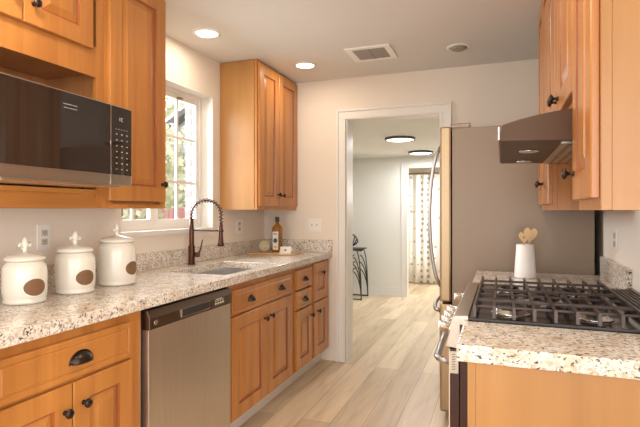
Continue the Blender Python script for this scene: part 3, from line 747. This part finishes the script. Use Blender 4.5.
for k, (x, y) in enumerate(((-1.038, 5.27), (-1.02, 6.60))):
    o = thing('flush_ceiling_light', ('nearer' if k == 0 else 'farther')+' round flush ceiling light in the hall beyond the doorway', 'ceiling light', (x, y, hz), None)
    build('rim', MB().lathe([(.155, 0), (.165, 0), (.165, -.026), (.150, -.026), (.150, -.02), (.155, 0)], (x, y, hz), (0, 0, 1), 40, caps=False), M['slate'], o)
    build('diffuser', MB().lathe([(.0005, -.004), (.149, -.004), (.149, -.022), (.12, -.028), (.0005, -.030)], (x, y, hz), (0, 0, 1), 40), M['lamphall'], o)
    d = bpy.data.lights.new('hall_lamp_light', 'AREA'); d.shape = 'DISK'; d.size = .28; d.energy = 12; d.color = (.97, .98, 1.0)
    l = bpy.data.objects.new('hall_lamp_light', d); COL.objects.link(l); l.parent = o; l.location = (0, 0, -.036)
d = bpy.data.lights.new('curtain_fill_light', 'POINT'); d.energy = 55; d.color = (1, .96, .92); d.shadow_soft_size = .15  # point lamp without a fixture, added to brighten the dotted curtain
l = bpy.data.objects.new('curtain_fill_light', d); COL.objects.link(l); l.location = (-.3, 7.9, 1.6)

# ------------------------------------------------------------------ outlets and switches
def plate(name, label, X=None, Y=None, u=0, z=0, sg=1, kind='outlet', w_=.07, h=.115):
    """X: on a wall facing +-X at u=y; Y: on a wall facing -Y at u=x"""
    cat = 'outlet' if kind == 'outlet' else 'switch'
    loc = (X, u, z) if X is not None else (u, Y, z)
    o = thing(name, label, cat, loc)
    def bx(a, b, c, d_, t0, t1, bev=0):     # a,b across; c,d_ up; t depth from the wall
        m = MB()
        if X is not None:
            p, q = sorted((X+sg*t0, X+sg*t1)); m.box(p, q, u+a, u+b, z+c, z+d_, bev)
        else: m.box(u+a, u+b, Y-t1, Y-t0, z+c, z+d_, bev)
        return m
    build('plate', bx(-w_/2, w_/2, -h/2, h/2, .0005, .006, .002), M['whitegloss'], o)
    if kind == 'outlet':
        for s in (-1, 1):
            r = build('socket', bx(-.016, .016, s*.0205-.014, s*.0205+.014, .0062, .009, .002), M['socket'], o)
            for a in (-.006, .006): build('slot', bx(a-.0016, a+.0016, s*.0205-.002, s*.0205+.008, .0092, .0096), M['slate'], r)
            build('slot', bx(-.0022, .0022, s*.0205-.010, s*.0205-.006, .0092, .0096), M['slate'], r)
    else:
        for a in ((-.023, .023) if w_ > .1 else (0,)):
            build('toggle', bx(a-.005, a+.005, -.006, .012, .0062, .016, .001), M['socket'], o)
    return o
plate('wall_outlet', 'double wall outlet above the canisters', X=XL, u=1.648, z=1.143)
plate('wall_outlet', 'wall outlet under the far left wall cabinet', X=XL, u=3.425, z=1.140, w_=.11)
plate('light_switch', 'two-toggle light switch plate on the far wall beside the doorway', Y=YF, u=-1.497, z=1.142, kind='switch', w_=.115)
plate('wall_outlet', 'white outlet on the right wall above the granite splash', X=XW, u=2.70, z=1.125, sg=-1)

# ------------------------------------------------------------------ canisters
def canister(x, y, r, h, rot, label):
    o = thing('canister', label, 'canister', (x, y, CT), 'cream ceramic canisters on the counter')
    o.rotation_euler = (0, 0, 0)
    z = CT+.0008
    b = build('jar', MB().lathe([(r*.90, 0), (r*.955, .004), (r*.965, .010), (r*.93, .016), (r*.975, .026), (r, h*.3), (r*.99, h*.72), (r*.97, h*.86), (r*.90, h*.93), (r*.82, h*.965), (r*.80, h)], (x, y, z), (0, 0, 1), 40), M['ceramic'], o)
    # oval plaque wrapped on the jar front
    m = MB(); n = 28; c = h*.40
    for (ra, rb, dd_, mi) in ((.046, .038, .0006, 1), (.040, .032, .0012, 0)):
        rows = []
        for q in range(7):
            k = q/6
            rows.append([m.bm.verts.new((x+(r+dd_+.0012)*math.cos(rot+ra/.072*k*math.cos(2*PI*i/n)*.072/r), y+(r+dd_+.0012)*math.sin(rot+ra/.072*k*math.cos(2*PI*i/n)*.072/r), z+c+rb*k*math.sin(2*PI*i/n))) for i in range(n)])
        for a, b2 in zip(rows[1:], rows[2:]):
            for i in range(n):
                f = m.bm.faces.new((a[i], a[(i+1) % n], b2[(i+1) % n], b2[i])); f.material_index = mi; f.smooth = True
        f = m.bm.faces.new(rows[1]); f.material_index = mi
    p = build('plaque', m, [M['plaque'], M['ceramic']], b, label='brown oval chalk plaque')
    l = build('lid', MB().lathe([(r*.84, h+.001), (r*.90, h+.004), (r*.92, h+.010), (r*.87, h+.016), (r*.70, h+.024), (r*.30, h+.030), (r*.17, h+.034), (.0005, h+.0345)], (x, y, z), (0, 0, 1), 40), M['ceramic'], o)
    # fleur-de-lis finial
    zf = z+h+.033; ca, sa = math.cos(rot-PI/2), math.sin(rot-PI/2)
    def pt(u_, v_): return (x+ca*u_*1.35, y+sa*u_*1.35, zf+v_*1.12)
    m = MB().tube([pt(0, -.002), pt(0, .010), pt(0, .018), pt(0, .030), pt(0, .044), pt(0, .052)], [.009, .008, .007, .013, .009, .001], 10)
    for s in (-1, 1): m.tube([pt(0, .012), pt(s*.006, .024), pt(s*.013, .030), pt(s*.016, .022), pt(s*.013, .016)], [.005, .006, .0065, .006, .001], 8)
    m.tube([pt(-.009, .013), pt(.009, .013)], .0036, 8)
    build('finial', m, M['ceramic'], l)
    return o
canister(-1.715, 1.348, .077, .158, math.radians(-12), 'smallest cream ceramic canister, leftmost of the three')
canister(-1.722, 1.590, .080, .172, math.radians(-13), 'middle cream ceramic canister below the wall outlet')
canister(-1.728, 1.838, .088, .198, math.radians(4), 'largest cream ceramic canister, nearest the sink')

# ------------------------------------------------------------------ tray with bottle, woven ball, card
tz = CT+.0006
bd = build('serving_board', MB().box(-1.93, -1.535, 3.47, 3.72, tz, tz+.012, .005), M['board'], None, loc=(-1.73, 3.6, tz))
bd.rotation_euler = (0, 0, 0); tag(bd, 'pale wooden board in the far counter corner under the bottle', 'board')
bt = tz+.0126; bx_, by_ = -1.720, 3.600
BO = thing('bottle', 'tall amber liquor bottle with black cap on the wooden board', 'bottle', (bx_, by_, bt))
def sq(hw, z, k=.75, n=24):
    out = []
    for i in range(n):
        a = 2*PI*i/n; c_, s_ = math.cos(a), math.sin(a)
        q = (abs(c_)**5+abs(s_)**5)**(-1/5)*k+(1-k); out.append((bx_+c_*hw*q, by_+s_*hw*q, z))
    return out
m = MB(); rr = [[m.bm.verts.new(p) for p in sq(hw, bt+z, k)] for hw, z, k in ((.034, 0, .9), (.037, .004, .9), (.037, .19, .9), (.035, .205, .8), (.022, .222, .4), (.015, .232, 0), (.0145, .246, 0))]
for a, b2 in zip(rr, rr[1:]):
    for i in range(24):
        f = m.bm.faces.new((a[i], a[(i+1) % 24], b2[(i+1) % 24], b2[i])); f.smooth = True
m.bm.faces.new(rr[0][::-1]); m.bm.faces.new(rr[-1])
glass_b = build('glass_body', m, M['amber'], BO)
glass_b.rotation_euler = (0, 0, 0)
build('cap', MB().lathe([(.0165, .2465), (.0175, .249), (.0175, .284), (.016, .287), (.0005, .287)], (bx_, by_, bt), (0, 0, 1), 20), M['blackplastic'], BO)
lb = build('label', MB().box(bx_-.024, bx_+.026, by_-.0392, by_-.0375, bt+.02, bt+.168, .0003), M['paper'], BO)
build('label_picture', MB().lathe([(.0005, 0), (.019, .0002), (.019, .0006), (.0005, .0006)], (bx_+.001, by_-.0394, bt+.095), (0, -1, 0), 20).box(bx_-.017, bx_+.019, by_-.0402, by_-.0394, bt+.145, bt+.152).box(bx_-.012, bx_+.014, by_-.0402, by_-.0394, bt+.04, bt+.046), M['bluelabel'], lb)
m = MB(); cx_, cy_, r0 = -1.805, 3.535, .046
cb = Vector((cx_, cy_, bt+r0+.003))
random.seed(3)
m.ball(tuple(cb), r0*.86, (1, 1, .95), 3)
for k in range(16):
    ax = Vector((random.uniform(-1, 1), random.uniform(-1, 1), random.uniform(-1, 1))).normalized(); u = ax.orthogonal().normalized(); v_ = ax.cross(u); of = random.uniform(-.3, .3)*r0
    q = math.sqrt(r0*r0-of*of)*.95
    m.tube([tuple(cb+ax*of+(u*math.cos(2*PI*i/20)+v_*math.sin(2*PI*i/20))*q) for i in range(21)], .0028, 5)
tag(build('woven_ball', m, M['reel'], None, loc=tuple(cb-Vector((0, 0, r0)))), 'small pale woven ball beside the amber bottle', 'ornament')
m = MB().prism([(3.468+.0, bt), (3.492, bt+.054), (3.516, bt), (3.513, bt), (3.492, bt+.050), (3.471, bt)], 'x', -1.640, -1.545)
cd = tag(build('tent_card', m, M['paper'], None, loc=(-1.59, 3.49, bt)), 'small white folded card in front of the bottle', 'card')
build('printed_mark', MB().box(-1.600, -1.583, 3.4755, 3.4775, bt+.022, bt+.034), M['slate'], cd)

# ------------------------------------------------------------------ utensil crock with heart spoons
kx, ky = .117, 2.770
kr = tag(build('utensil_crock', MB().lathe([(.046, 0), (.0545, .001), (.0545, .004), (.0435, .172), (.042, .174), (.040, .172), (.050, .008), (.0005, .006)], (kx, ky, CT+.0006), (0, 0, 1), 32), M['crock'], None, loc=(kx, ky, CT)), 'white tapered utensil crock on the small counter beside the range', 'crock')
def heart_spoon(dx, lean, yoff, label, hole, s=1.0, z0=.20):
    o = thing('wooden_spoon', label, 'spoon', (kx, ky+yoff, CT+.009))
    m = MB(); n = 40; pts = []
    for i in range(n):
        a = 2*PI*i/n; X_ = 16*math.sin(a)**3; Z_ = 13*math.cos(a)-5*math.cos(2*a)-2*math.cos(3*a)-math.cos(4*a)
        pts.append((X_*.00165*s, (Z_+17)*.00235*s+z0))
    L_ = lambda u_, v_: (kx+dx+u_*math.cos(lean)+v_*math.sin(lean), CT+.008+v_*math.cos(lean)-u_*math.sin(lean))
    y0, y1 = ky+yoff-.004, ky+yoff+.004
    if hole:   # ring of faces around a small heart-shaped hole
        inner = [((p[0])*.22, (p[1]-z0-.035)*.22+z0+.038) for p in pts]
        for yy in (y0, y1):
            A_ = [m.bm.verts.new((L_(*p)[0], yy, L_(*p)[1])) for p in pts]; B_ = [m.bm.verts.new((L_(*p)[0], yy, L_(*p)[1])) for p in inner]
            for i in range(n): m.bm.faces.new((A_[i], A_[(i+1) % n], B_[(i+1) % n], B_[i]))
            if yy == y0: A0, B0 = A_, B_
        for P0, P1 in ((A0, A_), (B0, B_)):
            for i in range(n): m.bm.faces.new((P0[i], P0[(i+1) % n], P1[(i+1) % n], P1[i]))
    else: m.prism([L_(*p) for p in pts], 'y', y0, y1)
    build('heart_head', m, M['spoon'], o)
    h_ = MB(); a0, a1 = L_(0, .006), L_(0, z0+.006)
    h_.tube([(a0[0], ky+yoff, a0[1]), (a1[0], ky+yoff, a1[1])], [.0045, .0055], 10)
    build('handle', h_, M['spoon'], o)
heart_spoon(.0, -.03, -.012, 'wooden spoon with cut-out heart head, front one in the crock', True, .96, .165)
heart_spoon(.004, .10, .012, 'wooden heart-headed spoon leaning right, behind the cut-out one', False, 1.25, .168)

# ------------------------------------------------------------------ hall objects
I = thing('wrought_iron_chair', 'dark wrought iron chair with curved legs in the hall behind the doorway', 'chair', (-2.02, 6.62, 0))
ix, iy = -1.855, 6.62
def arc_pts(x0, z0, x1, z1, n=10):   # quarter-ellipse from (x0,z0) rising, bending over to (x1,z1)
    return [(x1+(x0-x1)*math.cos(PI/2*i/n), z0+(z1-z0)*math.sin(PI/2*i/n)) for i in range(n+1)]
for yy in (iy, iy+.36):
    m = MB()
    for k, (a, b) in enumerate(((.70, -1.93), (.60, -1.975), (.50, -1.99), (.41, -2.01))):
        p = arc_pts(ix-.002*k, .015, b, a, 12); m.tube([(x, yy+k*.004, z) for x, z in p], .008, 6)
        m.tube([(2*-2.02-x, yy+k*.004, z) for x, z in p], .008, 6)
    m.tube([(ix, yy, .010), (-2.25, yy, .010)], .010, 6)
    m.tube([(ix, yy, .0), (ix, yy, .03)], .011, 6)
    build('leg', m, M['iron'], I)
build('seat', MB().box(-2.25, -1.88, iy-.01, iy+.40, .700, .716, .004).prism([(-2.0, .716), (-1.80, .735), (-1.855, .690), (-2.0, .700)], 'y', iy-.008, iy+.03), M['iron'], I)
m = MB()
for k in range(9):
    a = PI*(k/8); m.tube([(-2.10, iy+.19, .716), (-2.10+.11*math.cos(a), iy+.19, .78+.05*math.sin(a)), (-2.10+.13*math.cos(a), iy+.19, .80+.12*math.sin(a))], .010, 6)
m.tube([(-2.10+.14*math.cos(PI*k/16), iy+.19, .80+.13*math.sin(PI*k/16)) for k in range(17)], .011, 6)
build('back', m, M['iron'], I)
# curtain
m = MB(); ny = 120; ycur = 8.46
x0, x1 = -1.60, -.25
cols = []
for i in range(ny+1):
    x = x0+(x1-x0)*i/ny; f = .020*math.sin(i*.55)+.012*math.sin(i*.23+1)
    cols.append([m.bm.verts.new((x, ycur+f*(1 if z < 1.6 else .6), z)) for z in (.02, .5, 1.0, 1.5, 1.885)])
for a, b in zip(cols, cols[1:]):
    for k in range(4):
        f = m.bm.faces.new((a[k], b[k], b[k+1], a[k+1])); f.smooth = True
cu = build('curtain', m, M['curtain'], None, loc=(-.9, ycur, .02)); s_ = cu.modifiers.new('solid', 'SOLIDIFY'); s_.thickness = .003
tag(cu, 'cream dotted curtain hanging in the room beyond the hall', 'curtain')
rd = thing('curtain_rod', 'dark brass curtain rod holding the dotted curtain', 'curtain rod', (-.9, ycur, 1.90))
build('pole', MB().tube([(-2.49, ycur, 1.908), (1.09, ycur, 1.908)], .014, 10), M['rod'], rd)
for i in range(14): 
    x = x0+.04+i*.097; build('ring', MB().tube([(x, ycur+.022*math.cos(2*PI*k/14), 1.908+.022*math.sin(2*PI*k/14)) for k in range(15)], .003, 6), M['rod'], rd)

# ------------------------------------------------------------------ outside the window
struct('ground_outside', MB().box(-30, -2.2, -12, 30, -.5, -.3), M['grass'])
gh = thing('neighbour_house', 'pale neighbouring building with a grey gable roof seen through the window', 'building', (-9.5, 14, -.3))
build('wall', MB().box(-13.3, -5.7, 14, 22, -.3, 2.5), M['siding'], gh)
build('roof', MB().prism([(-13.8, 2.2), (-9.5, 4.78), (-5.2, 2.2), (-5.2, 2.4), (-9.5, 4.98), (-13.8, 2.4)], 'y', 13.6, 22.4), M['shingle'], gh)
build('gable', MB().prism([(-13.3, 2.5), (-9.5, 4.78), (-5.7, 2.5)], 'y', 14, 14.1), M['siding'], gh)
fe = MB()
for i in range(60):
    y = 1.0+i*.16; fe.box(-6.52, -6.49, y, y+.15, -.3, 1.32)
fe.box(-6.49, -6.45, 1.0, 10.6, .1, .2).box(-6.49, -6.45, 1.0, 10.6, .95, 1.05)
tag(build('board_fence', fe, M['fence'], None, loc=(-6.5, 5.8, -.3)), 'faded red board fence outside the window', 'fence')
def tree(x, y, h, r, label, seed, lean=0):
    rnd = random.Random(seed)
    o = thing('leafy_tree', label, 'tree', (x, y, -.3))
    m = MB().tube([(x, y, -.3), (x+lean*.4, y, h*.35), (x+lean, y, h*.75)], [.13, .10, .05], 8)
    for k in range(6):
        a = rnd.uniform(0, 2*PI); z = h*(.3+.08*k); m.tube([(x+lean*.5, y, z), (x+math.cos(a)*r*.5, y+math.sin(a)*r*.5, z+r*.35), (x+math.cos(a)*r*.8, y+math.sin(a)*r*.8, z+r*.8)], [.05, .03, .012], 6)
    build('trunk', m, M['bark'], o)
    m = MB()
    for k in range(1100):
        a = rnd.uniform(0, 2*PI); ph = math.acos(rnd.uniform(-1, 1)); q = r*rnd.uniform(.45, 1.0)**.5
        c = Vector((x+lean+q*math.sin(ph)*math.cos(a), y+q*math.sin(ph)*math.sin(a), h*.72+q*.85*math.cos(ph)))
        u = Vector((rnd.uniform(-1, 1), rnd.uniform(-1, 1), rnd.uniform(-1, 1))).normalized()*.065*r; v_ = u.orthogonal().normalized()*.045*r
        m.bm.faces.new([m.bm.verts.new(c+t_) for t_ in (-u, v_, u, -v_)])
    build('foliage', m, M['leaf'], o)
tree(-8.9, 11.3, 3.4, 1.5, 'pale leafy tree in front of the grey roof outside the window', 1)
tree(-5.0, 4.95, 2.4, .9, 'small pale tree with a leaning trunk outside the left window unit', 2, .3)
tree(-19.5, 26.0, 8.2, 4.6, 'tall pale tree behind the neighbouring roof', 3)
